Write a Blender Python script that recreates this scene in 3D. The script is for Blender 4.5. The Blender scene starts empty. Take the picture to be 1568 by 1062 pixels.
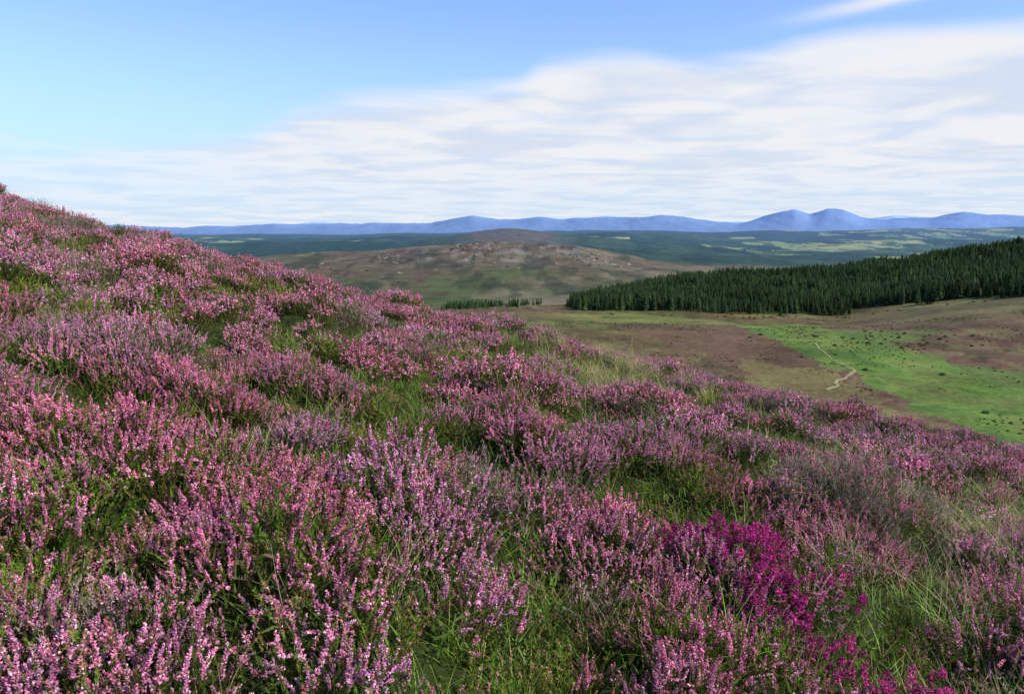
import bpy, math
import numpy as np
from mathutils import Vector
rng = np.random.default_rng(11)
PITCH = math.radians(8.44)
# ------------------------------------------------------------ noise
_tab = rng.random((256, 256))
def vnoise(x, y):
    xi = np.floor(x).astype(np.int64); yi = np.floor(y).astype(np.int64)
    xf = x - xi; yf = y - yi
    u = xf*xf*(3-2*xf); v = yf*yf*(3-2*yf)
    a = _tab[xi & 255, yi & 255]; b = _tab[(xi+1) & 255, yi & 255]
    c = _tab[xi & 255, (yi+1) & 255]; d = _tab[(xi+1) & 255, (yi+1) & 255]
    return (a*(1-u)+b*u)*(1-v)+(c*(1-u)+d*u)*v
def fbm(x, y, o=4):
    s = 0; a = 1.0; n = 0
    for i in range(o):
        s = s + a*(vnoise(x+17.3*i, y-9.1*i)*2-1); n += a
        x, y = (x*0.8-y*0.6)*2.03, (x*0.6+y*0.8)*2.03
        a *= 0.5
    return s/n
def sstep(a, b, x):
    t = np.clip((x-a)/(b-a), 0, 1); return t*t*(3-2*t)
def cells(x, y, size):
    """nearest cushion centre: distance (in cells) and two hashes per cushion"""
    X = x/size+0.28*fbm(x*1.3, y*1.3, 2); Yq = y/size+0.28*fbm(x*1.3+50, y*1.3, 2)
    xi = np.floor(X).astype(np.int64); yi = np.floor(Yq).astype(np.int64)
    bd = np.full(X.shape, 9.0); h1 = np.zeros(X.shape); h2 = np.zeros(X.shape)
    for dx in (-1, 0, 1):
        for dy in (-1, 0, 1):
            cx = xi+dx; cy = yi+dy
            px = cx+_tab[(cx*3+1) & 255, (cy*7+2) & 255]; py = cy+_tab[(cx*5+9) & 255, (cy*11+4) & 255]
            d = np.hypot(X-px, Yq-py); m = d < bd
            bd = np.where(m, d, bd)
            h1 = np.where(m, _tab[(cx*13+3) & 255, (cy*17+7) & 255], h1); h2 = np.where(m, _tab[(cx*19+3) & 255, (cy*23+7) & 255], h2)
    return bd, h1, h2
# ------------------------------------------------------------ terrain rows in image pixel coordinates
def px_to_brg(u): return (u-784)/1233.0  # image pixel column to bearing
def px_to_slp(v): return math.tan(math.atan((531-v)/1220.0)-PITCH)  # image pixel row to slope of the sight line
ROWS = [  # ridge outlines read off image pixels, placed at assumed distances
 (150, [(0,-58),(1568,-58)], 'z'),
 (300, [(0,-60),(784,-60),(1200,-61),(1568,-62)], 'z'),
 (450, [(0,-62),(784,-58),(1100,-59),(1300,-60),(1568,-56),(1800,-48)], 'z'),
 (620, [(300,510),(500,500),(784,474),(885,477),(1140,484),(1300,488),(1400,475),(1568,450),(1800,430)], 'p'),
 (800, [(300,510),(500,500),(784,478),(885,474),(1000,462),(1140,457),(1300,455),(1400,440),(1568,418),(1800,400)], 'p'),
 (1000,[(300,500),(600,484),(784,472),(885,468),(905,461),(1000,440),(1080,428),(1150,424),(1290,418),(1330,410),(1400,405),(1450,396),(1568,382),(1800,364)], 'p'),
 (1250,[(300,470),(500,472),(784,464),(870,463),(1000,460),(1140,455),(1568,430),(1800,420)], 'p'),
 (1500,[(0,440),(300,440),(500,452),(600,453),(700,455),(784,452),(880,449),(1000,440),(1568,430)], 'p'),
 (1900,[(0,420),(300,417),(380,416),(450,415),(560,414),(650,411),(784,406),(900,409),(960,416),(1040,414),(1100,425),(1568,425)], 'p'),
 (2400,[(0,408),(250,402),(300,400),(370,398),(450,391),(560,386),(650,376),(720,371),(760,369),(820,371),(860,373),(900,378),(940,385),(1000,399),(1060,406),(1100,412),(1568,420)], 'p'),
 (3000,[(0,410),(784,405),(1568,414)], 'p'),
 (3700,[(0,388),(200,384),(300,388),(420,392),(560,384),(600,382),(700,374),(770,370),(850,374),(920,379),(1000,386),(1100,393),(1200,399),(1300,402),(1568,398)], 'p'),
 (4300,[(0,394),(784,384),(1568,404)], 'p'),
 (5300,[(0,377),(250,374),(400,372),(600,369),(660,364),(700,357),(740,353),(775,349),(820,352),(880,362),(930,366),(1000,370),(1100,380),(1180,388),(1300,388),(1568,384)], 'p'),
 (6300,[(0,380),(784,376),(1000,378),(1300,384),(1568,380)], 'p'),
 (7800,[(0,366),(300,363),(450,366),(600,361),(784,362),(950,358),(1050,359),(1120,368),(1200,372),(1300,370),(1400,366),(1568,362)], 'p'),
 (9000,[(0,370),(784,368),(1568,368)], 'p'),
 (11500,[(0,359),(210,360),(400,358),(560,361),(640,357),(784,354),(900,352),(1000,353),(1100,356),(1180,352),(1250,354),(1400,350),(1480,352),(1568,347)], 'p'),
 (15000,[(0,361),(1568,359)], 'p'),
 (20000,[(0,358),(1568,358)], 'p'),
 (28000,[(0,349),(120,347),(200,346),(280,349),(340,346),(400,343),(420,341),(450,344),(560,342),(660,342),(690,335),(725,330),(750,336),(790,337),(830,332),(860,336),(900,334),(960,333),(1010,329),(1060,334),(1100,341),(1130,342),(1165,333),(1190,325),(1215,319),(1240,327),(1265,320),(1290,321),(1320,333),(1350,336),(1420,335),(1470,326),(1530,329),(1568,331),(1700,335)], 'p'),
 (34000,[(0,356),(1568,356)], 'p'),
 (42000,[(0,352),(400,350),(480,340),(560,345),(800,346),(930,331),(1000,340),(1100,340),(1320,338),(1370,328),(1420,333),(1568,345)], 'p'),
 (60000,[(0,358),(1568,358)], 'p'),
]
RY = np.log(np.array([r[0] for r in ROWS], float))
TD = np.linspace(-1.6, 1.6, 4001)
def smooth_row(tab, d, kind):
    z = np.interp(TD, [px_to_brg(a) for a, _ in tab], [b if kind == 'z' else px_to_slp(b)*d for _, b in tab])
    sg = 4 if d >= 28000 else 12
    g = np.exp(-0.5*(np.arange(-3*sg, 3*sg+1)/sg)**2); g /= g.sum()
    return np.convolve(np.pad(z, 3*sg, 'edge'), g, 'valid')
RZ = [smooth_row(tab, d, kind) for d, tab, kind in ROWS]
def valley(x, y):
    t = x/np.maximum(y, 60.0)
    Z = np.empty((len(ROWS), x.size))
    for i in range(len(ROWS)): Z[i] = np.interp(t, TD, RZ[i])
    ly = np.log(np.clip(y, 150.0, 59990.0))
    k = np.clip(np.searchsorted(RY, ly, side='right')-1, 0, len(ROWS)-2)
    f = (ly-RY[k])/(RY[k+1]-RY[k]); f = f*f*(3-2*f)
    ar = np.arange(x.size)
    z = Z[k, ar]*(1-f)+Z[k+1, ar]*f
    z += fbm(x/45, y/45, 4)*1.5*sstep(150, 300, y)*(1-sstep(900, 1300, y)*0.3)
    z += fbm(x/260+5, y/260, 5)*9*sstep(1150, 1700, y)
    z += fbm(x/900+9, y/900, 6)*34*sstep(3300, 5500, y)
    z += fbm(x/800+3, y/2500, 5)*70*sstep(15000, 26000, y)
    return z
def H(x, y):
    x = np.asarray(x, float); y = np.asarray(y, float); sh = x.shape
    x = x.ravel(); y = y.ravel()
    hill = -1.54-0.24*x+0.024*y-0.0050*y*y
    hill += 0.55*np.exp(-((x+14.5)/3.2)**2-((y-18)/6.0)**2)
    fd = 1-sstep(60, 110, y)
    hill += (fbm(x/4.0+3, y/4.0, 2)*0.26*sstep(4, 11, y) + fbm(x/1.3, y/1.3, 3)*0.10)*fd
    m = y < 60
    if m.any():
        d, h1, h2 = cells(x[m], y[m], 0.95)
        hill[m] += (0.10+0.22*h1)*np.clip(1-(d/0.62)**2, -0.3, 1)*sstep(0.5, 2.0, np.hypot(x[m], y[m]))
    v = valley(x, y)
    k = 4.0
    mm = k*np.logaddexp(np.clip(hill/k, -100, 100), v/k)
    return np.where(y < 300, mm, v).reshape(sh)
def floor_xy(u, v, z=-60.0):  # image pixel projected onto a level valley floor
    s = px_to_slp(v); y = z/s
    yy = math.cos(PITCH)+((531-v)/1220.0)*math.sin(PITCH)
    return (y*((u-784)/1220.0)/yy, y)
def inpoly(x, y, P):
    c = np.zeros(x.shape, bool)
    n = len(P)
    for i in range(n):
        x0, y0 = P[i]; x1, y1 = P[(i+1) % n]
        if y0 == y1: continue
        m = ((y0 > y) != (y1 > y)) & (x < (x1-x0)*(y-y0)/(y1-y0)+x0)
        c ^= m
    return c
# ------------------------------------------------------------ helpers
def new_mesh(name, V, F, col=None, mat=None, smooth=False):
    me = bpy.data.meshes.new(name)
    V = np.ascontiguousarray(V, dtype=np.float32); F = np.ascontiguousarray(F, dtype=np.int32)
    me.vertices.add(len(V)); me.vertices.foreach_set('co', V.ravel())
    if len(F):
        me.loops.add(F.size); me.loops.foreach_set('vertex_index', F.ravel())
        me.polygons.add(len(F))
        me.polygons.foreach_set('loop_start', np.arange(0, F.size, F.shape[1], dtype=np.int32))
        me.polygons.foreach_set('loop_total', np.full(len(F), F.shape[1], dtype=np.int32))
        me.polygons.foreach_set('use_smooth', np.full(len(F), smooth, dtype=bool))
    if col is not None:
        a = me.color_attributes.new('Col', 'FLOAT_COLOR', 'POINT')
        c = np.ones((len(V), 4), np.float32); c[:, :3] = col
        a.data.foreach_set('color', c.ravel())
    me.update(); me.validate()
    if mat: me.materials.append(mat)
    return me
def link(name, me):
    o = bpy.data.objects.new(name, me); bpy.context.scene.collection.objects.link(o); return o
def N(nt, typ, **kw):
    n = nt.nodes.new(typ)
    for k, v in kw.items(): setattr(n, k, v)
    return n
def plant_material(name, transl=0.25, rough=0.7, usetint=True, vary=0.25, vscale=9.0, gloss=False):
    m = bpy.data.materials.new(name); m.use_nodes = True; nt = m.node_tree; nt.nodes.clear()
    out = N(nt, 'ShaderNodeOutputMaterial')
    at = N(nt, 'ShaderNodeAttribute', attribute_name='Col')
    mix = N(nt, 'ShaderNodeMix', data_type='RGBA', blend_type='MULTIPLY'); mix.inputs[0].default_value = 1.0
    nt.links.new(at.outputs['Color'], mix.inputs[6])
    if usetint:
        ti = N(nt, 'ShaderNodeAttribute', attribute_name='tint', attribute_type='INSTANCER')
        nt.links.new(ti.outputs['Color'], mix.inputs[7])
    else: mix.inputs[7].default_value = (1, 1, 1, 1)
    geo = N(nt, 'ShaderNodeNewGeometry')
    nz = N(nt, 'ShaderNodeTexNoise'); nz.inputs['Scale'].default_value = vscale; nz.inputs['Detail'].default_value = 0
    nt.links.new(geo.outputs['Position'], nz.inputs['Vector'])
    mr = N(nt, 'ShaderNodeMapRange'); mr.inputs['From Min'].default_value = 0.3; mr.inputs['From Max'].default_value = 0.7
    mr.inputs['To Min'].default_value = 1-vary; mr.inputs['To Max'].default_value = 1+vary
    nt.links.new(nz.outputs['Fac'], mr.inputs['Value'])
    vm = N(nt, 'ShaderNodeVectorMath', operation='SCALE')
    nt.links.new(mix.outputs[2], vm.inputs[0]); nt.links.new(mr.outputs[0], vm.inputs['Scale'])
    if gloss:
        p = N(nt, 'ShaderNodeBsdfPrincipled'); p.inputs['Roughness'].default_value = rough
        p.inputs['Specular IOR Level'].default_value = 0.3
        nt.links.new(vm.outputs[0], p.inputs['Base Color'])
    else:
        p = N(nt, 'ShaderNodeBsdfDiffuse'); nt.links.new(vm.outputs[0], p.inputs['Color'])
    if transl > 0:
        tr = N(nt, 'ShaderNodeBsdfTranslucent'); nt.links.new(vm.outputs[0], tr.inputs['Color'])
        ms = N(nt, 'ShaderNodeMixShader'); ms.inputs[0].default_value = transl
        nt.links.new(p.outputs[0], ms.inputs[1]); nt.links.new(tr.outputs[0], ms.inputs[2])
        nt.links.new(ms.outputs[0], out.inputs[0])
    else: nt.links.new(p.outputs[0], out.inputs[0])
    return m
# ------------------------------------------------------------ terrain sheet
tcore = np.linspace(-0.78, 0.78, 1250)
tside = 0.78+np.cumsum(np.linspace(0.003, 0.03, 60))
T = np.concatenate([-tside[::-1], tcore, tside])
W = np.exp(np.linspace(math.log(2.5), math.log(60000), 860))
Y = W-8
Xg = T[None, :]*W[:, None]; Yg = np.repeat(Y[:, None], len(T), 1)
Zg = np.empty_like(Xg)
for i in range(0, len(Y), 100):
    Zg[i:i+100] = H(Xg[i:i+100], Yg[i:i+100])
X1 = Xg.ravel(); Y1 = Yg.ravel(); Z1 = Zg.ravel()
def mixc(c, b, f):
    return c*(1-f[:, None])+np.asarray(b)[None, :]*f[:, None]
C = np.tile(np.array([0.040, 0.055, 0.015]), (X1.size, 1))
n1 = fbm(X1/60, Y1/60, 5); n2 = fbm(X1/18+4, Y1/22, 4); n3 = fbm(X1/140+8, Y1/140, 4); n4 = fbm(X1/7+4, Y1/14, 3)
moor = np.tile(np.array([0.125, 0.088, 0.040]), (X1.size, 1))
moor = mixc(moor, (0.135, 0.148, 0.044), sstep(-0.1, 0.25, n1))
moor = mixc(moor, (0.13, 0.070, 0.055), sstep(0.0, 0.3, n3)*0.7)
moor = mixc(moor, (0.055, 0.05, 0.025), sstep(0.05, 0.35, n2)*0.65)
moor = mixc(moor, (0.19, 0.165, 0.068), sstep(0.05, 0.4, n4)*0.5)
C = mixc(C, (0, 0, 0), sstep(80, 130, Y1)) + moor*sstep(80, 130, Y1)[:, None]
gw = 11*n2+8*n1+4*n4
wx = X1+gw; wy = Y1+gw*1.6
P2 = [floor_xy(*p) for p in [(900,492),(1120,486),(1230,530),(1280,560),(1180,560),(1060,540),(960,515)]]
C = mixc(C, (0.125, 0.072, 0.048), inpoly(wx, wy, P2).astype(float)*0.7)
P = [floor_xy(*p) for p in [(1125,489),(1150,486),(1230,494),(1300,512),(1360,530),(1420,548),(1568,585),(1800,640),(1800,760),(1568,690),(1440,632),(1330,588),(1285,560),(1200,525)]]
gmask = inpoly(wx, wy, P).astype(float)*(Y1 > 100)
C = mixc(C, (0.120, 0.215, 0.036), gmask*(0.75+0.2*np.clip(n2*3, -1, 1)))
C = mixc(C, (0.055, 0.10, 0.026), gmask*sstep(0.0, 0.4, n2+0.4*n4)*0.7)
C = mixc(C, (0.17, 0.21, 0.055), gmask*sstep(0.1, 0.35, n1)*0.6)
Pg2 = [floor_xy(*p) for p in [(1250,498),(1400,500),(1480,520),(1568,560),(1568,600),(1420,560),(1330,530)]]
g2 = inpoly(wx, wy, Pg2).astype(float)*sstep(-0.15, 0.1, n1+n2*0.5)
C = mixc(C, (0.10, 0.165, 0.038), g2*0.75)
P3 = [floor_xy(*p) for p in [(1130,548),(1280,566),(1290,592),(1420,634),(1568,680),(1568,730),(1300,650),(1150,590)]]
C = mixc(C, (0.19, 0.16, 0.06), inpoly(wx, wy, P3).astype(float)*0.7)
P4 = [floor_xy(*p) for p in [(740,478),(740,470),(900,474),(1140,483),(1140,488),(900,483)]]
C = mixc(C, (0.19, 0.19, 0.052), inpoly(wx, wy+6, P4).astype(float)*0.6)
t1 = X1/np.maximum(Y1, 60)
rs = sstep(0.42, 0.5, t1)*sstep(430, 560, Y1)*(1-sstep(1000, 1200, Y1))
C = mixc(C, (0.14, 0.14, 0.06), rs*0.6)
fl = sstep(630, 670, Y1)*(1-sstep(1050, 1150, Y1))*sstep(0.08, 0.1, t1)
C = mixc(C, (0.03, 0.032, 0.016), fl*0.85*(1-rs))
# valley behind + rocky hill
f = sstep(1000, 1250, Y1)*(1-sstep(3000, 3300, Y1))
h1 = fbm(X1/220, Y1/300, 5); h2 = fbm(X1/70, Y1/90, 4)
hill = np.tile(np.array([0.092, 0.105, 0.034]), (X1.size, 1))
up = sstep(1500, 1950, Y1+400*h1)
hill = mixc(hill, (0.125, 0.090, 0.048), up*0.95)
hill = mixc(hill, (0.055, 0.085, 0.026), sstep(-0.05, 0.22, h1)*(1-up*0.7)*0.85)
hill = mixc(hill, (0.105, 0.060, 0.042), sstep(-0.05, 0.25, h2)*up*0.7)
hill = mixc(hill, (0.21, 0.175, 0.10), sstep(0.15, 0.4, fbm(X1/120+30, Y1/300, 4))*0.5)
hill = mixc(hill, (0.026, 0.036, 0.016), sstep(0.06, 0.32, fbm(X1/45+60, Y1/150, 4))*0.6)
crag = sstep(0.12, 0.3, fbm(X1/22+90, Y1/50, 4))*sstep(1900, 2100, Y1)*(1-sstep(2450, 2600, Y1))*np.exp(-((t1+0.0)/0.14)**2)
hill = mixc(hill, (0.22, 0.19, 0.155), crag*0.7)
C = C*(1-f[:, None])+hill*f[:, None]
sp = inpoly(X1, Y1, [(0, 1050), (75, 1120), (150, 1420), (95, 1480), (20, 1330), (-10, 1150)]).astype(float)
C = mixc(C, (0.20, 0.155, 0.105), sp*0.6)
# far plain : forest + fields
f = sstep(3000, 3300, Y1)
cx = np.floor((X1+160*fbm(X1/600, Y1/600, 3))/260); cy = np.floor((Y1+300*fbm(X1/700+7, Y1/700, 3))/420)
cell = _tab[(cx.astype(int)*7+3) & 255, (cy.astype(int)*13+5) & 255]
cell2 = _tab[(cx.astype(int)*3+31) & 255, (cy.astype(int)*5+17) & 255]
def blob(tc, yc, tr, yr): return np.exp(-((t1-tc)/tr)**2-((Y1-yc)/yr)**2)
fa = np.clip(blob(0.42, 6800, 0.12, 1400)+blob(0.56, 10300, 0.15, 1500)*0.6+blob(0.36, 5000, 0.06, 400)*0.5+blob(-0.35, 7000, 0.05, 900)*0.8+blob(-0.19, 7200, 0.04, 600)*0.6+blob(0.08, 7000, 0.03, 400)*0.7, 0, 1)
pf = 0.012+0.8*fa
plain = np.tile(np.array([0.020, 0.042, 0.019]), (X1.size, 1))
plain = mixc(plain, (0.075, 0.115, 0.042), sstep(0.0, 0.30, fbm(X1/700, Y1/1100, 5))*(0.35+0.5*np.clip(fa*2, 0, 1)))
fm = (cell < pf).astype(float)
plain = plain*(1-fm[:, None])+(np.array([0.16, 0.27, 0.07])[None]*(1-cell2[:, None])+np.array([0.42, 0.40, 0.15])[None]*cell2[:, None])*fm[:, None]
tw = sstep(0.08, 0.26, fbm(X1/110+9, Y1/260, 3))
plain = mixc(plain, (0.012, 0.028, 0.014), tw*0.8)
bh = blob(-0.005, 5100, 0.06, 600)
plain = mixc(plain, (0.12, 0.085, 0.062), np.clip(bh*1.4, 0, 0.85))
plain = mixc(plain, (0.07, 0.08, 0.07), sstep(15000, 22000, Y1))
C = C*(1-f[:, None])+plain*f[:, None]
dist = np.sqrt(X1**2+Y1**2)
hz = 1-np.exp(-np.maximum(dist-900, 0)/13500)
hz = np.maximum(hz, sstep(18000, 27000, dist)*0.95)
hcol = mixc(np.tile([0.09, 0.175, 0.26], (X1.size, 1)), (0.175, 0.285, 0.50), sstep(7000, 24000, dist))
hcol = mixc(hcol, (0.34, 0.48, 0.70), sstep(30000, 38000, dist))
C = C*(1-hz[:, None])+hcol*hz[:, None]  # aerial haze painted into the terrain vertex colours, stronger and bluer with distance
nr, nc = Xg.shape
idx = np.arange(nr*nc).reshape(nr, nc)
F = np.stack([idx[:-1, :-1], idx[:-1, 1:], idx[1:, 1:], idx[1:, :-1]], -1).reshape(-1, 4)
gm = bpy.data.materials.new('moorland'); gm.use_nodes = True; nt = gm.node_tree
p = nt.nodes['Principled BSDF']; p.inputs['Roughness'].default_value = 0.95; p.inputs['Specular IOR Level'].default_value = 0.05
at = N(nt, 'ShaderNodeAttribute', attribute_name='Col'); geo = N(nt, 'ShaderNodeNewGeometry')
na = N(nt, 'ShaderNodeTexNoise'); na.inputs['Scale'].default_value = 0.35; na.inputs['Detail'].default_value = 6; na.inputs['Roughness'].default_value = 0.7
nb = N(nt, 'ShaderNodeTexNoise'); nb.inputs['Scale'].default_value = 0.02; nb.inputs['Detail'].default_value = 6; nb.inputs['Roughness'].default_value = 0.65
for n_ in (na, nb): nt.links.new(geo.outputs['Position'], n_.inputs['Vector'])
ad = N(nt, 'ShaderNodeMath', operation='ADD'); nt.links.new(na.outputs['Fac'], ad.inputs[0]); nt.links.new(nb.outputs['Fac'], ad.inputs[1])
mr = N(nt, 'ShaderNodeMapRange'); mr.inputs['From Min'].default_value = 0.7; mr.inputs['From Max'].default_value = 1.3; mr.inputs['To Min'].default_value = 0.45; mr.inputs['To Max'].default_value = 1.55
nt.links.new(ad.outputs[0], mr.inputs['Value'])
sxyz = N(nt, 'ShaderNodeSeparateXYZ'); nt.links.new(geo.outputs['Position'], sxyz.inputs[0])
fr = N(nt, 'ShaderNodeMapRange'); fr.inputs['From Min'].default_value = 1500; fr.inputs['From Max'].default_value = 14000; fr.inputs['To Min'].default_value = 1.0; fr.inputs['To Max'].default_value = 0.0
nt.links.new(sxyz.outputs['Y'], fr.inputs['Value'])
mf = N(nt, 'ShaderNodeMix', data_type='FLOAT'); nt.links.new(fr.outputs[0], mf.inputs[0]); mf.inputs[2].default_value = 1.0; nt.links.new(mr.outputs[0], mf.inputs[3])
vs = N(nt, 'ShaderNodeVectorMath', operation='SCALE'); nt.links.new(at.outputs['Color'], vs.inputs[0]); nt.links.new(mf.outputs[0], vs.inputs['Scale'])
nt.links.new(vs.outputs[0], p.inputs['Base Color'])
bp = N(nt, 'ShaderNodeBump'); bp.inputs['Strength'].default_value = 0.6; bp.inputs['Distance'].default_value = 1.2
nt.links.new(na.outputs['Fac'], bp.inputs['Height']); nt.links.new(bp.outputs[0], p.inputs['Normal'])
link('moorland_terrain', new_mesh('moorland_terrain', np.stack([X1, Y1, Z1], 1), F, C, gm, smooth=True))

# ------------------------------------------------------------ path ribbon
pts = np.array([floor_xy(*q) for q in [(1222,505),(1232,518),(1250,528),(1266,541),(1276,550),(1300,559),(1309,566),(1298,574),(1284,580),(1280,588),(1262,594)]])
tt = np.linspace(0, len(pts)-1, 160); px_ = np.interp(tt, range(len(pts)), pts[:, 0]); py_ = np.interp(tt, range(len(pts)), pts[:, 1])
ker = np.ones(7)/7
pxs = np.convolve(np.pad(px_, 3, 'edge'), ker, 'valid')+fbm(tt*2, tt*0, 2)*1.6; pys = np.convolve(np.pad(py_, 3, 'edge'), ker, 'valid')
dx = np.gradient(pxs); dy = np.gradient(pys); L = np.hypot(dx, dy)+1e-6; nx = -dy/L; ny = dx/L
w = 0.32+0.4*sstep(60, 110, np.arange(160))+0.3*fbm(tt*3+5, tt*0, 2)
w = np.clip(w, 0.14, 2)
PV = []
for s_ in np.linspace(-1, 1, 5):
    xx = pxs+nx*w*s_; yy = pys+ny*w*s_
    PV.append(np.stack([xx, yy, H(xx, yy)+0.22-0.1*abs(s_)], 1))
PV = np.stack(PV, 1).reshape(-1, 3)
ii = np.arange(160*5).reshape(160, 5)
PF = np.stack([ii[:-1, :-1], ii[:-1, 1:], ii[1:, 1:], ii[1:, :-1]], -1).reshape(-1, 4)
pathm = plant_material('path_dirt', 0.0, 0.95, False, 0.3, 0.5)
link('dirt_path', new_mesh('dirt_path', PV, PF, np.tile(np.array([0.32, 0.28, 0.15]), (len(PV), 1)), pathm, True))

# ------------------------------------------------------------ plant part builders (all triangles)
class Acc:
    def __init__(s): s.V = []; s.F = []; s.C = []; s.n = 0
    def add(s, V, F, C):
        s.V.append(V); s.F.append(F+s.n); s.C.append(C); s.n += len(V)
    def mesh(s, name, mat):
        return new_mesh(name, np.concatenate(s.V), np.concatenate(s.F), np.concatenate(s.C), mat)
def unit(v): return v/(np.linalg.norm(v, axis=-1, keepdims=True)+1e-9)
def buds(A, c, d, size, length, col):
    n = len(c); d = unit(d); r = unit(np.cross(d, unit(rng.normal(size=(n, 3))))); b = np.cross(d, r)
    V = np.empty((n, 4, 3))
    size = np.asarray(size).reshape(-1, 1); length = np.asarray(length).reshape(-1, 1)
    for k in range(3):
        a = k*2.0944
        V[:, k] = c+(r*math.cos(a)+b*math.sin(a))*size*0.6
    V[:, 3] = c+d*length
    base = np.arange(n)[:, None]*4
    F = np.concatenate([base+np.array([[0, 1, 3]]), base+np.array([[1, 2, 3]]), base+np.array([[2, 0, 3]])])
    A.add(V.reshape(-1, 3), F, np.repeat(col, 4, 0))
def leaves(A, c, d, width, length, col):
    n = len(c); d = unit(d); r = unit(np.cross(d, rng.normal(size=(n, 3))))
    width = np.asarray(width).reshape(-1, 1); length = np.asarray(length).reshape(-1, 1)
    V = np.stack([c-r*width/2, c+r*width/2, c+d*length], 1)
    A.add(V.reshape(-1, 3), np.arange(3*n).reshape(n, 3), np.repeat(col, 3, 0))
def strip(A, P_, w0, col0, col1, side=None):
    n = len(P_); t = np.linspace(0, 1, n)[:, None]
    d = unit(np.gradient(P_, axis=0))
    if side is None: side = unit(np.cross(d[0], rng.normal(size=3)))
    w = w0*(1-t**1.6*0.92)
    V = np.concatenate([P_-side*w/2, P_+side*w/2]); i = np.arange(n-1)
    F = np.concatenate([np.stack([i, i+n, i+n+1], 1), np.stack([i, i+n+1, i+1], 1)])
    c = np.asarray(col0)*(1-t)+np.asarray(col1)*t
    A.add(V, F, np.concatenate([c, c]))
def jit(col, n, a=0.25, h=0.08):
    c = np.tile(np.asarray(col, float), (n, 1))*(1+rng.uniform(-a, a, (n, 1)))
    return np.clip(c*(1+rng.uniform(-h, h, (n, 3))), 0, 1)
STEM = (0.09, 0.05, 0.03)
def sprig(A, root, tip, kind, lod):
    bend = rng.normal(size=3)*0.02; L = np.linalg.norm(tip-root)
    def cur(t):
        t = np.asarray(t)[:, None]; m = (root+tip)/2+bend+np.array([0, 0, 0.03])
        return root*(1-t)**2+m*2*t*(1-t)+tip*t*t
    strip(A, cur(np.linspace(0, 1, 4)), 0.003, STEM, (0.10, 0.08, 0.04))
    ax = unit(tip-root)
    def around(n, t0, t1):
        t = rng.uniform(t0, t1, n); c = cur(t)
        o = rng.normal(size=(n, 3)); o -= (o@ax)[:, None]*ax; o = unit(o)
        return t, c, o
    k = lod
    if kind == 'calluna':
        fl = rng.uniform(0.24, 0.45)
        base = np.array([0.82, 0.27, 0.46])*rng.uniform(0.70, 1.10)
        q = rng.random()
        if q < 0.10: base = np.array([0.42, 0.20, 0.14])
        elif q < 0.26: base = np.array([0.62, 0.17, 0.31])
        n = int((56 if k else 17)*fl/0.4*L/0.26)
        t, c, o = around(n, 1-fl, 1.0)
        taper = 1-0.6*((t-(1-fl))/fl)**2
        rad = (0.0053 if k else 0.0063)*taper
        col = jit(base, n, 0.3, 0.08); w = rng.random(n) < 0.18; col[w] = jit((0.93, 0.62, 0.75), w.sum(), 0.06)
        g = rng.random(n) < 0.10; col[g] = jit((0.18, 0.20, 0.06), g.sum())
        s = 0.0055 if k else 0.0116
        buds(A, c+o*rad[:, None]*0.5, o+ax*0.5, s*rng.uniform(0.6, 1.25, n), s*1.25*taper, col)
        n = 48 if k else 16
        t, c, o = around(n, 0.25, 1-fl*0.85)
        g = (0.13, 0.225, 0.035) if rng.random() < 0.75 else (0.19, 0.15, 0.05)
        leaves(A, c, o*0.8+ax, 0.0035 if k else 0.007, rng.uniform(0.006, 0.013, n)*(1 if k else 1.6), jit(g, n, 0.35))
    elif kind == 'green':
        n = 84 if k else 24
        t, c, o = around(n, 0.2, 1.0)
        g = (0.165, 0.275, 0.036) if rng.random() < 0.6 else (0.22, 0.19, 0.055)
        leaves(A, c, o*0.8+ax, 0.0035 if k else 0.008, rng.uniform(0.006, 0.014, n)*(1 if k else 1.7), jit(g, n, 0.35))
        if rng.random() < 0.4:
            n = 14 if k else 6
            t, c, o = around(n, 0.75, 1.0); buds(A, c, o+ax, 0.005, 0.007, jit((0.62, 0.26, 0.33), n, 0.3))
    elif kind == 'bell':
        n = 34 if k else 16
        t, c, o = around(n, 0.74, 1.0)
        buds(A, c+o*0.007, o+ax*rng.uniform(-0.3, 0.5), 0.0064*rng.uniform(0.8, 1.2, n), 0.0083, jit(np.array([0.60, 0.055, 0.27])*rng.uniform(0.5, 1.15), n, 0.45, 0.15))
        n = 54 if k else 20
        t, c, o = around(n, 0.15, 0.82)
        leaves(A, c, o+ax*0.6, 0.003, rng.uniform(0.008, 0.014, n), jit((0.09, 0.155, 0.03), n, 0.35))
    elif kind == 'dead':
        n = 30 if k else 12
        t, c, o = around(n, 0.3, 1.0)
        leaves(A, c, o*0.6+ax, 0.003, rng.uniform(0.008, 0.022, n), jit((0.34, 0.28, 0.21), n, 0.3))
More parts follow.
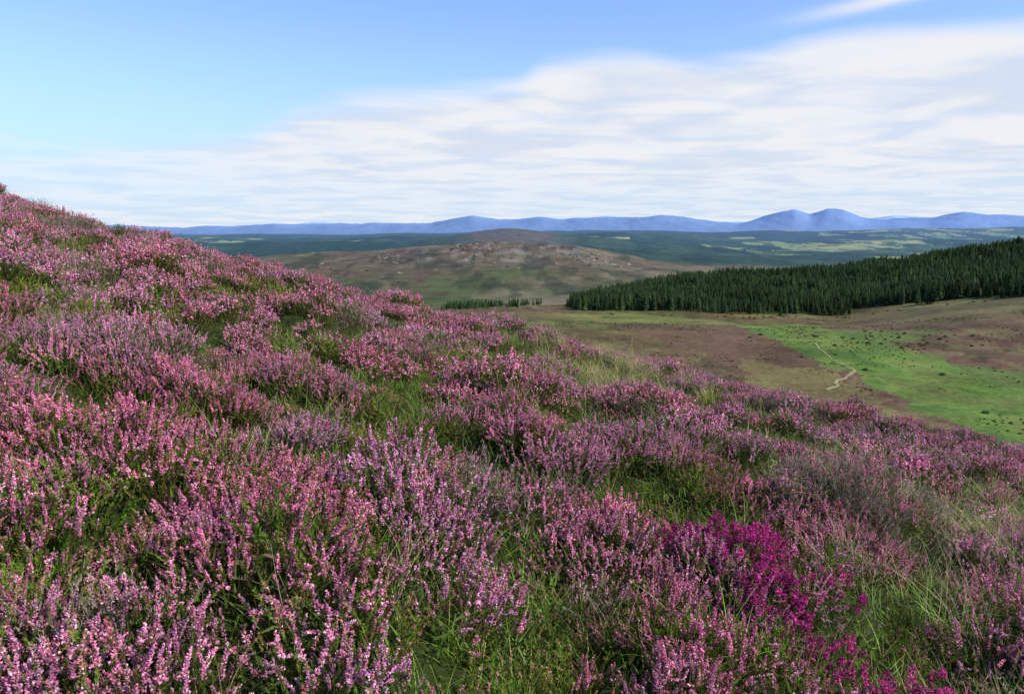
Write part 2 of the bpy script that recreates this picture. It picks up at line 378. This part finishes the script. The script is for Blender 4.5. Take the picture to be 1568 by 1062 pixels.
def clump(name, kind, lod, mat):
    A = Acc()
    ns = {'calluna': 52, 'green': 52, 'bell': 44, 'dead': 60}[kind]
    R = 0.205; hh = {'calluna': 0.29, 'green': 0.26, 'bell': 0.30, 'dead': 0.34}[kind]*rng.uniform(0.92, 1.08)
    for i in range(ns):
        a = rng.uniform(0, 6.283); r = math.sqrt(rng.random())
        tip = np.array([math.cos(a)*r*R, math.sin(a)*r*R, hh*(1-0.30*r*r)*rng.uniform(0.68, 1.12)])
        root = np.array([tip[0]*0.5, tip[1]*0.5, rng.uniform(0.0, 0.06)])
        root[:2] += rng.normal(size=2)*0.015
        kk = kind
        if kind == 'calluna' and rng.random() < 0.14: kk = 'green'
        if kind == 'bell' and rng.random() < 0.25: kk = 'green'
        sprig(A, root, tip, kk, lod)
        if rng.random() < 0.5:
            q = root*0.45+tip*0.55; t2 = q+np.array([*(rng.normal(size=2)*0.035), rng.uniform(0.05, 0.10)])
            sprig(A, q, t2, kk, lod)
    n = 160
    q = rng.normal(size=(n, 3))*np.array([0.12, 0.12, 0.05])+np.array([0, 0, 0.09]); q[:, 2] = np.abs(q[:, 2])
    d = rng.normal(size=(n, 3))*0.5+np.array([0, 0, 0.8])
    base = (0.16, 0.13, 0.10) if kind == 'dead' else (0.08, 0.115, 0.026)
    leaves(A, q, d, 0.008, rng.uniform(0.03, 0.06, n), jit(base, n, 0.45, 0.15))
    return A.mesh(name, mat)
def moss_mat(name, mat):
    """low ground-cover patch: short shoots, crowberry and litter"""
    A = Acc(); n = 420; r = 0.20*np.sqrt(rng.random(n)); a = rng.uniform(0, 6.283, n)
    c = np.stack([np.cos(a)*r, np.sin(a)*r, rng.uniform(-0.02, 0.05, n)], 1)
    d = rng.normal(size=(n, 3))*0.55+np.array([0, 0, 0.9])
    col = jit((0.12, 0.20, 0.035), n, 0.45, 0.15); w = rng.random(n) < 0.3; col[w] = jit((0.17, 0.13, 0.06), w.sum(), 0.4)
    leaves(A, c, d, 0.007, rng.uniform(0.03, 0.085, n), col)
    return A.mesh(name, mat)
def tuft(name, kind, mat):
    A = Acc()
    nb_ = {'green': 22, 'straw': 26, 'fine': 18}[kind]
    for i in range(nb_):
        a = rng.uniform(0, 6.283); L = rng.uniform(0.2, 0.42)*(1.15 if kind != 'green' else 0.95)
        lean = rng.uniform(0.15, 0.95); root = np.array([*(rng.normal(size=2)*0.05), 0])
        t = np.linspace(0, 1, 7)[:, None]; dr = np.array([math.cos(a), math.sin(a), 0])
        P_ = root+dr*L*lean*t**1.8+np.array([0, 0, 1])*L*(t-0.4*lean*t**2.5)
        side = np.array([-math.sin(a), math.cos(a), 0])*0.8+np.array([math.cos(a), math.sin(a), 0])*rng.normal()*0.5
        v = rng.uniform(0.7, 1.2)
        if kind == 'green': c0, c1, w = np.array([0.13, 0.26, 0.025]), np.array([0.36, 0.57, 0.09]), 0.0052
        elif kind == 'straw': c0, c1, w = np.array([0.27, 0.32, 0.06]), np.array([0.70, 0.64, 0.25]), 0.0055
        else: c0, c1, w = np.array([0.23, 0.36, 0.06]), np.array([0.68, 0.64, 0.27]), 0.0034
        if rng.random() < 0.12: c0, c1 = np.array([0.3, 0.25, 0.1]), np.array([0.6, 0.5, 0.22])
        strip(A, P_, w, c0*v, c1*v, unit(side))
        if kind != 'green' and rng.random() < 0.5:
            n = 12; tt = rng.uniform(0.8, 1.0, n); c = np.stack([np.interp(tt, t[:, 0], P_[:, j]) for j in range(3)], 1)
            leaves(A, c, rng.normal(size=(n, 3))*0.5+np.array([0, 0, 1]), 0.003, rng.uniform(0.008, 0.016, n), jit((0.46, 0.34, 0.24), n, 0.3))
    return A.mesh(name, mat)
pm = plant_material('heather_foliage_and_flowers', 0.2, 0.65)
gmat = plant_material('grass_blades', 0.4, 0.5, gloss=True)
def coll(name, meshes):
    c = bpy.data.collections.new(name)
    for i, m in enumerate(meshes):
        o = bpy.data.objects.new('%s_%02d' % (name, i), m); c.objects.link(o)
    return c
def scatter(name, collection, x, y, idx, scl, tint, tilt=0.12, sink=0.0, z=None, sz=None):
    n = len(x)
    if z is None: z = H(x, y)
    me = bpy.data.meshes.new(name); me.vertices.add(n)
    me.vertices.foreach_set('co', np.stack([x, y, z-sink], 1).astype(np.float32).ravel())
    rot = np.stack([rng.normal(size=n)*tilt, rng.normal(size=n)*tilt, rng.uniform(0, 6.283, n)], 1)
    a = me.attributes.new('rot', 'FLOAT_VECTOR', 'POINT'); a.data.foreach_set('vector', rot.astype(np.float32).ravel())
    s3 = np.stack([scl, scl, scl*(1 if sz is None else sz)], 1)
    a = me.attributes.new('scl', 'FLOAT_VECTOR', 'POINT'); a.data.foreach_set('vector', s3.astype(np.float32).ravel())
    a = me.attributes.new('idx', 'INT', 'POINT'); a.data.foreach_set('value', idx.astype(np.int32))
    a = me.attributes.new('tint', 'FLOAT_COLOR', 'POINT'); c = np.ones((n, 4), np.float32); c[:, :3] = tint
    a.data.foreach_set('color', c.ravel())
    o = link(name, me)
    ng = bpy.data.node_groups.new(name+'_scatter', 'GeometryNodeTree')
    ng.interface.new_socket('Geometry', in_out='INPUT', socket_type='NodeSocketGeometry')
    ng.interface.new_socket('Geometry', in_out='OUTPUT', socket_type='NodeSocketGeometry')
    gi = ng.nodes.new('NodeGroupInput'); go = ng.nodes.new('NodeGroupOutput')
    ci = ng.nodes.new('GeometryNodeCollectionInfo'); ci.inputs['Collection'].default_value = collection
    ci.inputs['Separate Children'].default_value = True; ci.inputs['Reset Children'].default_value = True
    ip = ng.nodes.new('GeometryNodeInstanceOnPoints'); ip.inputs['Pick Instance'].default_value = True
    def na_(nm, dt):
        q = ng.nodes.new('GeometryNodeInputNamedAttribute'); q.data_type = dt; q.inputs['Name'].default_value = nm
        return [s for s in q.outputs if s.enabled and s.name == 'Attribute'][0]
    e = ng.nodes.new('FunctionNodeEulerToRotation')
    ng.links.new(na_('rot', 'FLOAT_VECTOR'), e.inputs[0])
    ng.links.new(e.outputs[0], ip.inputs['Rotation']); ng.links.new(na_('scl', 'FLOAT_VECTOR'), ip.inputs['Scale'])
    ng.links.new(na_('idx', 'INT'), ip.inputs['Instance Index'])
    ng.links.new(gi.outputs[0], ip.inputs['Points']); ng.links.new(ci.outputs[0], ip.inputs['Instance'])
    ng.links.new(ip.outputs[0], go.inputs[0])
    md = o.modifiers.new('scatter', 'NODES'); md.node_group = ng
    return o
K = {}
for kind, nv in (('calluna', 6), ('green', 4), ('bell', 3), ('dead', 2)):
    for lod in (1, 0):
        K[kind, lod] = coll('%s_%d' % (kind, lod), [clump('%s_clump' % kind, kind, lod, pm) for i in range(nv)])
G = {k: coll('tuft_'+k, [tuft('tuft', k, gmat) for i in range(4)]) for k in ('green', 'straw', 'fine')}
MS = coll('ground_cover_patch', [moss_mat('ground_cover_patch', pm) for i in range(3)])

# ------------------------------------------------------------ planting plan on the near hill
def sample(dens, y0, y1, wide=0.71, pad=1.0):
    area = (y1-y0)*2*(wide*y1+pad); n = int(area*dens)
    y = rng.uniform(y0, y1, n); x = rng.uniform(-1, 1, n)*(wide*y1+pad)
    m = np.abs(x) < wide*np.maximum(y, 0)+pad
    return x[m], y[m]
def seg(x, y, pts_):
    d = np.full(x.shape, 1e9)
    for (x0, y0), (x1, y1) in zip(pts_[:-1], pts_[1:]):
        l2 = (x1-x0)**2+(y1-y0)**2; t = np.clip(((x-x0)*(x1-x0)+(y-y0)*(y1-y0))/l2, 0, 1)
        d = np.minimum(d, np.hypot(x-x0-t*(x1-x0), y-y0-t*(y1-y0)))
    return d
def masks(x, y):
    b = fbm(x/0.9+40, y/0.9, 3); big = fbm(x/3.2+11, y/3.2, 3); sm = fbm(x/0.35+20, y/0.35, 2)
    cd, ch, ch2 = cells(x, y, 0.95)
    t = x/np.maximum(y, 1)
    bell = np.clip(1.2-seg(x, y, [(0.55, 4.1), (0.95, 3.5), (1.22, 3.0), (1.28, 2.5), (1.2, 1.9)])/0.32+1.3*sm, 0, 0.88)
    bell = np.maximum(bell, 0.5*np.clip(1.3-np.hypot(x+0.1, (y-4.3)*0.8)/0.38+0.8*sm, 0, 1))
    bell = np.maximum(bell, 0.35*np.clip(1.2-np.hypot(x-0.1, y-3.0)/0.25, 0, 1))
    bell = np.maximum(bell, 0.12*((ch2 > 0.95) & (y < 7) & (cd < 0.4) & (x > -1.5)))
    pink = 0.76+0.55*b+0.45*big+(ch-0.45)*0.75
    pink += 0.4*sstep(-0.05, -0.45, t)
    pink += 0.2*sstep(5, 10, y)
    pink -= 0.3*sstep(0.35, 0.62, cd)
    pink -= 0.5*np.exp(-((x+0.1)/0.8)**2-((y-2.4)/0.7)**2)
    pink -= 0.4*np.exp(-((x+1.1)/0.5)**2-((y-2.2)/0.5)**2)
    pink -= 0.5*np.exp(-((x+0.5)/0.4)**2-((y-5.0)/1.1)**2)
    grass = np.exp(-((x-0.1)/0.65)**2-((y-2.3)/0.8)**2)*0.9
    grass = np.maximum(grass, sstep(1.0, 1.8, x-0.25*(y-2.5))*(1-sstep(5, 8, y))*0.95)
    grass *= 1-0.7*np.minimum(bell*1.5, 1)
    ridge = np.exp(-((t-0.13)/0.13)**2-((y-11)/3.0)**2)*sstep(-0.35, 0.1, fbm(x/1.5+33, y/1.5, 2)+0.1)
    return b, big, bell, pink, cd, grass, ridge, ch, ch2, sm
def plant(y0, y1, dens, lod):
    x, y = sample(dens, y0, y1)
    b, big, bell, pink, cd, grass, ridge, ch, ch2, sm = masks(x, y)
    n = len(x)
    gap = (rng.random(n) < 0.8*sstep(0.44, 0.66, cd)) & (bell < 0.6)
    keep = ~(gap & (rng.random(n) < np.where(y < 4.5, 0.0, 0.30)))
    keep &= rng.random(n) > grass*0.28
    keep &= rng.random(n) > ridge*0.93
    isbell = keep & ~gap & (rng.random(n) < bell)
    t = x/np.maximum(y, 1)
    deadp = 0.015+0.6*np.exp(-((t-0.36)/0.05)**2-((y-9.5)/3.)**2)+0.7*np.exp(-((t+0.56)/0.05)**2-((y-13)/5)**2)+0.3*(ch2 < 0.03)*(y > 4)
    isdead = keep & ~isbell & (rng.random(n) < deadp)
    iscal = keep & ~isbell & ~isdead & ~(gap & (rng.random(n) < 0.6)) & (rng.random(n) < np.clip(pink, 0.1, 0.95))
    isgr = keep & ~isbell & ~isdead & ~iscal
    out = {}
    for kd, m in (('bell', isbell), ('dead', isdead), ('calluna', iscal), ('green', isgr)):
        k = m.sum(); xx = x[m]; yy = y[m]
        hs = rng.uniform(0.76, 1.12, k)*(1+0.2*b[m])*(0.90+0.20*ch[m])*(1-0.24*sstep(0.4, 0.7, cd[m]))
        tint = np.ones((k, 3))*rng.uniform(0.80, 1.12, (k, 1))
        if kd == 'calluna':
            q = np.clip(ch2[m]+0.25*rng.normal(size=k), 0, 1)[:, None]
            tint *= np.array([0.98, 0.80, 0.82])*(1-q)+np.array([0.98, 1.10, 1.10])*q
        elif kd == 'green':
            q = (0.5*rng.random(k)+0.5*ch2[m])[:, None]; tint *= np.array([0.85, 1.05, 0.8])*(1-q)+np.array([1.25, 1.0, 1.0])*q
        out[kd] = (xx, yy, hs, tint)
    return out
P_near = plant(-0.5, 5.8, 30, 1); P_far = plant(5.8, 25.0, 17, 0)
names = {'calluna': 'ling_heather', 'green': 'green_heather_scrub', 'bell': 'bell_heather', 'dead': 'dead_heather'}
nvar = {'calluna': 6, 'green': 4, 'bell': 3, 'dead': 2}
for lod, PP in ((1, P_near), (0, P_far)):
    for kd, (xx, yy, hs, tint) in PP.items():
        m = (np.hypot(xx, yy) > 1.0)
        xx, yy, hs, tint = xx[m], yy[m], hs[m], tint[m]
        if len(xx) == 0: continue
        scatter(names[kd], K[kd, lod], xx, yy, rng.integers(0, nvar[kd], len(xx)), hs, tint, 0.16, 0.02)
# low ground cover under and between the cushions
x, y = sample(22, -0.5, 15); cd = cells(x, y, 0.95)[0]
m = (np.hypot(x, y) > 0.9) & ((cd > 0.42) | (rng.random(len(x)) < 0.15*(y < 6))); x, y = x[m], y[m]
scatter('ground_cover', MS, x, y, rng.integers(0, 3, len(x)), rng.uniform(0.8, 1.4, len(x)), np.ones((len(x), 3))*rng.uniform(0.7, 1.25, (len(x), 1)), 0.1)
def grass(kind, y0, y1, dens, fn, s0=0.7, s1=1.2, nm='grass'):
    x, y = sample(dens, y0, y1); M = masks(x, y)
    m = (rng.random(len(x)) < np.clip(fn(x, y, M), 0, 1)) & (np.hypot(x, y) > 1.2)
    x, y = x[m], y[m]; k = len(x)
    tint = np.ones((k, 3))*rng.uniform(0.75, 1.2, (k, 1))*(1+rng.uniform(-0.12, 0.12, (k, 3)))
    scatter(nm, G[kind], x, y, rng.integers(0, 4, k), rng.uniform(s0, s1, k), tint, 0.2, 0.0)
grass('green', -1, 8, 34, lambda x, y, M: 0.06+0.6*M[5]*(x < 1.2)+0.45*M[5]+0.28*(M[4] > 0.5), 0.55, 1.02, 'green_grass')
grass('fine', -1, 9, 34, lambda x, y, M: 0.02+0.9*M[5]*(x > 0.9)+0.12*M[5]+0.10*(x > 0.5), 0.65, 1.15, 'bent_grass')
grass('straw', 6.5, 25, 22, lambda x, y, M: 0.01+0.95*M[6]+0.06*(M[4] > 0.6), 0.65, 1.05, 'straw_grass')
grass('fine', 8, 25, 8, lambda x, y, M: 0.02+0.6*M[6]+0.2*sstep(0.35, 0.5, x/y), 0.7, 1.1, 'bent_grass')

# ------------------------------------------------------------ conifers
def conifer(name, mat, h=15.0, rb=2.5, bare=0.08):
    A = Acc(); n = 7
    hs_ = np.linspace(0, h*0.97, 6)
    for k in range(5):
        r0 = 0.22*(1-hs_[k]/h)+0.02; r1 = 0.22*(1-hs_[k+1]/h)+0.02; a = np.arange(n)*6.283/n
        V = np.concatenate([np.stack([np.cos(a)*r0, np.sin(a)*r0, a*0+hs_[k]], 1), np.stack([np.cos(a)*r1, np.sin(a)*r1, a*0+hs_[k+1]], 1)])
        i = np.arange(n); j = (i+1) % n
        A.add(V, np.concatenate([np.stack([i, j, j+n], 1), np.stack([i, j+n, i+n], 1)]), np.tile([0.16, 0.13, 0.10], (2*n, 1)))
    for z in np.arange(bare*h, h*0.985, h/22):
        f_ = (z/h); R = rb*(1-f_)**0.65*(0.55+0.45*min(1, (f_-bare)/0.12+0.3))+0.12
        for q in range(9):
            a = rng.uniform(0, 6.283); r = R*rng.uniform(0.5, 1.2); zz = z+rng.uniform(-0.35, 0.35)
            d = np.array([math.cos(a), math.sin(a), 0]); s_ = np.array([-math.sin(a), math.cos(a), 0])
            dr = -r*rng.uniform(0.0, 0.45)
            w_ = 0.3*r+0.12
            V = np.array([[0, 0, zz], d*r*0.55+s_*w_+[0, 0, zz+dr*0.5-0.15], d*r+[0, 0, zz+dr], d*r*0.55-s_*w_+[0, 0, zz+dr*0.5-0.15], d*r*0.6+[0, 0, zz+dr*0.35+0.18]])
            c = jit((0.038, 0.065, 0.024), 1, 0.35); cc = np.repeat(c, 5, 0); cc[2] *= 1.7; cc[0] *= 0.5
            A.add(V, np.array([[0, 1, 4], [1, 2, 4], [2, 3, 4], [3, 0, 4]]), cc)
    return A.mesh(name, mat)
cm = plant_material('conifer_needles', 0.1, 0.8, True, 0.2, 0.05)
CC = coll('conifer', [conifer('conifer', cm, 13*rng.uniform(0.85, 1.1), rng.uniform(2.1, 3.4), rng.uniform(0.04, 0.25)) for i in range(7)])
n = 60000
x = rng.uniform(40, 1000, n); y = rng.uniform(590, 1100, n)
t = x/y
front = 642+18*fbm(x/40, x*0, 3)-45*sstep(0.5, 0.68, t)
m = (y > front) & (x > 52+0.06*(y-640)+10*fbm(y/30, y*0, 2)) & (t < 0.80)
m &= ~((fbm(x/30+5, y/20, 3) > 0.12) & (y < front+22))
m &= ~(fbm(x/60+15, y/60, 3) > 0.38)
x, y = x[m], y[m]; k = rng.random(len(x)) < 0.55; x, y = x[k], y[k]
sc = rng.uniform(0.60, 1.14, len(x))*(0.95+0.4*fbm(x/50, y/50, 3))
tint = np.ones((len(x), 3))*rng.uniform(0.6, 1.5, (len(x), 1))*(1+0.55*fbm(x/70+4, y/90, 3))[:, None]
tint *= 1+np.array([0.15, 0, -0.1])*rng.uniform(-1, 1, (len(x), 1))
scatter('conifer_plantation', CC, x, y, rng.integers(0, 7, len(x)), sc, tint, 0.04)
n = 620; x = rng.uniform(-95, 40, n); y = 1110+rng.normal(size=n)*40+fbm(x/25, x*0, 2)*70
k = fbm(x/14+2, y/40, 2) > -0.05
x, y = x[k], y[k]
scatter('valley_woodland', CC, x, y, rng.integers(0, 7, len(x)), rng.uniform(0.3, 0.9, len(x)), np.ones((len(x), 3))*rng.uniform(0.7, 1.7, (len(x), 1)), 0.05)
# ------------------------------------------------------------ low scrub
def shrub(name, mat):
    A = Acc(); n = 260
    d = unit(rng.normal(size=(n, 3))); d[:, 2] = np.abs(d[:, 2]); r = rng.uniform(0.5, 1.05, (n, 1))
    lump = 1+0.35*np.sin(d[:, :1]*5+rng.random()*6)*np.cos(d[:, 1:2]*4+rng.random()*6)
    c = d*r*lump*np.array([1.0, 1.0, 0.75])
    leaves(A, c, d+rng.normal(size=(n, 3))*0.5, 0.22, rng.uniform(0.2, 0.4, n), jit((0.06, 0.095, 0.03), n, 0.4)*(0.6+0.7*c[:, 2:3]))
    for q in range(5):
        e = np.array([*(rng.normal(size=2)*0.5), 0.6]); strip(A, np.array([[0, 0, -0.1], e*0.5, e]), 0.12, STEM, STEM)
    return A.mesh(name, mat)
SH = coll('shrub', [shrub('shrub', cm) for i in range(4)])
n = 14000; x = rng.uniform(20, 480, n); y = rng.uniform(170, 640, n); t = x/y
jx, jy = floor_xy(1355, 519); cl = np.exp(-((x-jx)/40)**2-((y-jy)/45)**2)
pr = 0.002+0.35*cl*(fbm(x/18, y/25, 3) > 0.0)+0.45*sstep(590, 625, y)*(t > 0.1)*(fbm(x/25+8, y/15, 3) > 0.05)
m = rng.random(n) < pr; x, y = x[m], y[m]
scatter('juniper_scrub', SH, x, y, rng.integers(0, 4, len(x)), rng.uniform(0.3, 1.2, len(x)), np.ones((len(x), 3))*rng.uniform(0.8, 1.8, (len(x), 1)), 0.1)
n = 16000; x = rng.uniform(20, 420, n); y = rng.uniform(170, 520, n)
m = (fbm(x/22+8, y/30, 4) > 0.08) & (rng.random(n) < 0.6); x, y = x[m], y[m]
tn = np.array([1.7, 1.55, 1.1])[None]*rng.uniform(0.6, 1.4, (len(x), 1))*(1+0.25*np.array([1, -0.5, 0])[None]*rng.uniform(-1, 1, (len(x), 1)))
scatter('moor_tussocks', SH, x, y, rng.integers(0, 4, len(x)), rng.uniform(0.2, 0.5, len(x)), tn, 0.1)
# ------------------------------------------------------------ outcrops on the rocky hill
import bmesh
def rock(name, mat):
    bm = bmesh.new(); bmesh.ops.create_icosphere(bm, subdivisions=2, radius=1)
    ph = rng.random(3)*6
    for v in bm.verts:
        c = v.co; s_ = 1+0.35*math.sin(c.x*3+ph[0])*math.cos(c.y*4+ph[1])+0.2*math.sin(c.z*6+ph[2])+rng.uniform(-0.12, 0.12)
        v.co = Vector((c.x*s_*1.7, c.y*s_, c.z*s_*0.42))
    bm.verts.index_update()
    V = np.array([v.co[:] for v in bm.verts]); F_ = np.array([[v.index for v in f_.verts] for f_ in bm.faces]); bm.free()
    return new_mesh(name, V, F_, jit((0.20, 0.175, 0.14), len(V), 0.25), mat)
rm = plant_material('grey_rock', 0, 0.9, True, 0.3, 0.4)
RK = coll('rock', [rock('rock', rm) for i in range(4)])
xs = []; ys = []
for (u, yc, su, sy, cnt) in [(590, 2150, 14, 60, 50), (700, 2250, 25, 60, 90), (760, 2200, 40, 90, 90), (900, 2150, 18, 60, 100), (930, 2050, 25, 60, 40), (480, 2000, 50, 90, 20), (720, 1850, 130, 150, 30)]:
    yy = yc+rng.normal(size=cnt)*sy; xs.append(yy*px_to_brg(u+rng.normal(size=cnt)*su)); ys.append(yy)
x = np.concatenate(xs); y = np.concatenate(ys)
scatter('rock_outcrops', RK, x, y, rng.integers(0, 4, len(x)), 1.0+4.0*rng.random(len(x))**1.8, np.ones((len(x), 3))*rng.uniform(0.6, 1.35, (len(x), 1)), 0.2)

# ------------------------------------------------------------ light
sun_el = math.radians(38); sun_az = math.radians(112)   # azimuth clockwise from +Y
D = Vector((math.sin(sun_az)*math.cos(sun_el), math.cos(sun_az)*math.cos(sun_el), math.sin(sun_el)))
sl = bpy.data.lights.new('sun', 'SUN'); sl.energy = 5.0; sl.angle = math.radians(0.5); sl.color = (1.0, 0.93, 0.82)
so = bpy.data.objects.new('sun', sl); bpy.context.scene.collection.objects.link(so)
so.rotation_euler = D.to_track_quat('Z', 'Y').to_euler()
# ------------------------------------------------------------ sky with cloud sheet
w = bpy.data.worlds.new('World'); bpy.context.scene.world = w; w.use_nodes = True; nt = w.node_tree; nt.nodes.clear()
def M(op, a, b=None, c=None, clamp=False):
    q = nt.nodes.new('ShaderNodeMath'); q.operation = op; q.use_clamp = clamp
    for i, v in enumerate((a, b, c)):
        if v is None: continue
        if isinstance(v, (int, float)): q.inputs[i].default_value = v
        else: nt.links.new(v, q.inputs[i])
    return q.outputs[0]
def SS(a, b, x):
    q = nt.nodes.new('ShaderNodeMapRange'); q.interpolation_type = 'SMOOTHSTEP'
    q.inputs['From Min'].default_value = a; q.inputs['From Max'].default_value = b
    nt.links.new(x, q.inputs['Value']); return q.outputs[0]
out = N(nt, 'ShaderNodeOutputWorld'); bg = N(nt, 'ShaderNodeBackground'); bg.inputs['Strength'].default_value = 0.1
sky = N(nt, 'ShaderNodeTexSky', sky_type='NISHITA'); sky.sun_disc = False; sky.sun_elevation = sun_el; sky.sun_rotation = sun_az
sky.altitude = 300; sky.air_density = 1.0; sky.dust_density = 0.4; sky.ozone_density = 2.0
tc = N(nt, 'ShaderNodeTexCoord'); sp_ = N(nt, 'ShaderNodeSeparateXYZ'); nt.links.new(tc.outputs['Generated'], sp_.inputs[0])
x_, y_, z_ = sp_.outputs
az = M('ARCTAN2', x_, y_); el = M('ARCSINE', z_)
fc = N(nt, 'ShaderNodeFloatCurve'); cv = fc.mapping.curves[0]
cpts = [(-1, .05), (-.567, .088), (-.42, .100), (-.309, .122), (-.226, .154), (-.05, .172), (.0, .180), (.05, .203), (.142, .211), (.25, .201), (.361, .216), (.567, .210), (1.0, .24)]
while len(cv.points) < len(cpts): cv.points.new(0.5, 0.5)
for q, (a, b) in zip(cv.points, cpts): q.location = ((a+1)/2, b*3)
fc.mapping.update()
nt.links.new(M('MULTIPLY_ADD', az, 0.5, 0.5, clamp=True), fc.inputs['Value'])
bound = M('DIVIDE', fc.outputs[0], 3.0)
zz = M('MAXIMUM', M('ADD', z_, 0.06), 0.03)
cb = N(nt, 'ShaderNodeCombineXYZ'); nt.links.new(M('DIVIDE', x_, zz), cb.inputs[0]); nt.links.new(M('DIVIDE', y_, zz), cb.inputs[1])
def NZ(scale, det, rough, dist=0.0, loc=(0, 0, 0), sc=(1, 1, 1)):
    mp = N(nt, 'ShaderNodeMapping'); mp.inputs['Location'].default_value = loc; mp.inputs['Scale'].default_value = sc
    nt.links.new(cb.outputs[0], mp.inputs[0])
    q = N(nt, 'ShaderNodeTexNoise'); q.inputs['Scale'].default_value = scale; q.inputs['Detail'].default_value = det
    q.inputs['Roughness'].default_value = rough; q.inputs['Distortion'].default_value = dist
    nt.links.new(mp.outputs[0], q.inputs['Vector']); return q.outputs['Fac']
nA = NZ(0.9, 5, 0.5, 0.3); nB = NZ(1.6, 5, 0.52, 0.5, (3, 5, 0), (0.9, 1.0, 1))
d_ = M('ADD', M('SUBTRACT', bound, el), M('MULTIPLY', M('SUBTRACT', nA, 0.5), 0.05))
edge = SS(-0.006, 0.028, d_)
thin = M('ADD', 0.82, M('MULTIPLY', SS(0.3, 0.62, nB), 0.18))
left = M('ADD', 0.60, M('MULTIPLY', SS(-0.6, -0.15, az), 0.40))
low = M('ADD', 0.55, M('MULTIPLY', SS(0.0, 0.09, el), 0.45))
strk = SS(0.42, 0.58, nA)
alpha = M('MULTIPLY', M('MULTIPLY', edge, thin), M('MULTIPLY', left, low))
alpha = M('MAXIMUM', alpha, M('MULTIPLY', M('MULTIPLY', SS(0.13, 0.0, el), strk), 0.85))
wa = M('DIVIDE', M('SUBTRACT', az, 0.43), 0.09); we = M('DIVIDE', M('SUBTRACT', M('SUBTRACT', el, 0.243), M('MULTIPLY', M('SUBTRACT', az, 0.43), 0.12)), 0.008)
wg = M('POWER', 2.718, M('MULTIPLY', M('ADD', M('MULTIPLY', wa, wa), M('MULTIPLY', we, we)), -1.0))
alpha = M('MAXIMUM', alpha, M('MULTIPLY', M('MULTIPLY', wg, SS(0.3, 0.6, nB)), 0.9), clamp=True)
ccol = N(nt, 'ShaderNodeMix', data_type='RGBA'); ccol.inputs[6].default_value = (6.9, 7.55, 8.7, 1); ccol.inputs[7].default_value = (8.6, 8.8, 9.2, 1)
nt.links.new(SS(0.40, 0.56, M('MULTIPLY_ADD', nA, 0.5, M('MULTIPLY', nB, 0.5))), ccol.inputs[0])
tn_ = N(nt, 'ShaderNodeMix', data_type='RGBA', blend_type='MULTIPLY'); tn_.inputs[0].default_value = 1; tn_.inputs[7].default_value = (1.6, 1.76, 2.25, 1); nt.links.new(sky.outputs[0], tn_.inputs[6])
hm = N(nt, 'ShaderNodeMix', data_type='RGBA'); hm.inputs[7].default_value = (4.8, 6.9, 9.4, 1)
nt.links.new(M('ADD', M('MULTIPLY', SS(0.26, 0.0, el), 0.75), 0.05), hm.inputs[0]); nt.links.new(tn_.outputs[2], hm.inputs[6])
fm_ = N(nt, 'ShaderNodeMix', data_type='RGBA'); nt.links.new(alpha, fm_.inputs[0]); nt.links.new(hm.outputs[2], fm_.inputs[6]); nt.links.new(ccol.outputs[2], fm_.inputs[7])
nt.links.new(fm_.outputs[2], bg.inputs['Color']); nt.links.new(bg.outputs[0], out.inputs[0])
# ------------------------------------------------------------ camera
cam = bpy.data.cameras.new('camera'); cam.sensor_width = 36; cam.lens = 28.0; cam.clip_start = 0.05; cam.clip_end = 200000
co = bpy.data.objects.new('camera', cam); bpy.context.scene.collection.objects.link(co)
co.location = (0, 0, 0); co.rotation_euler = (math.radians(90)-PITCH, 0, 0)
bpy.context.scene.camera = co
bpy.context.scene.view_settings.view_transform = 'Standard'; bpy.context.scene.view_settings.look = 'None'
bpy.context.scene.view_settings.exposure = 0
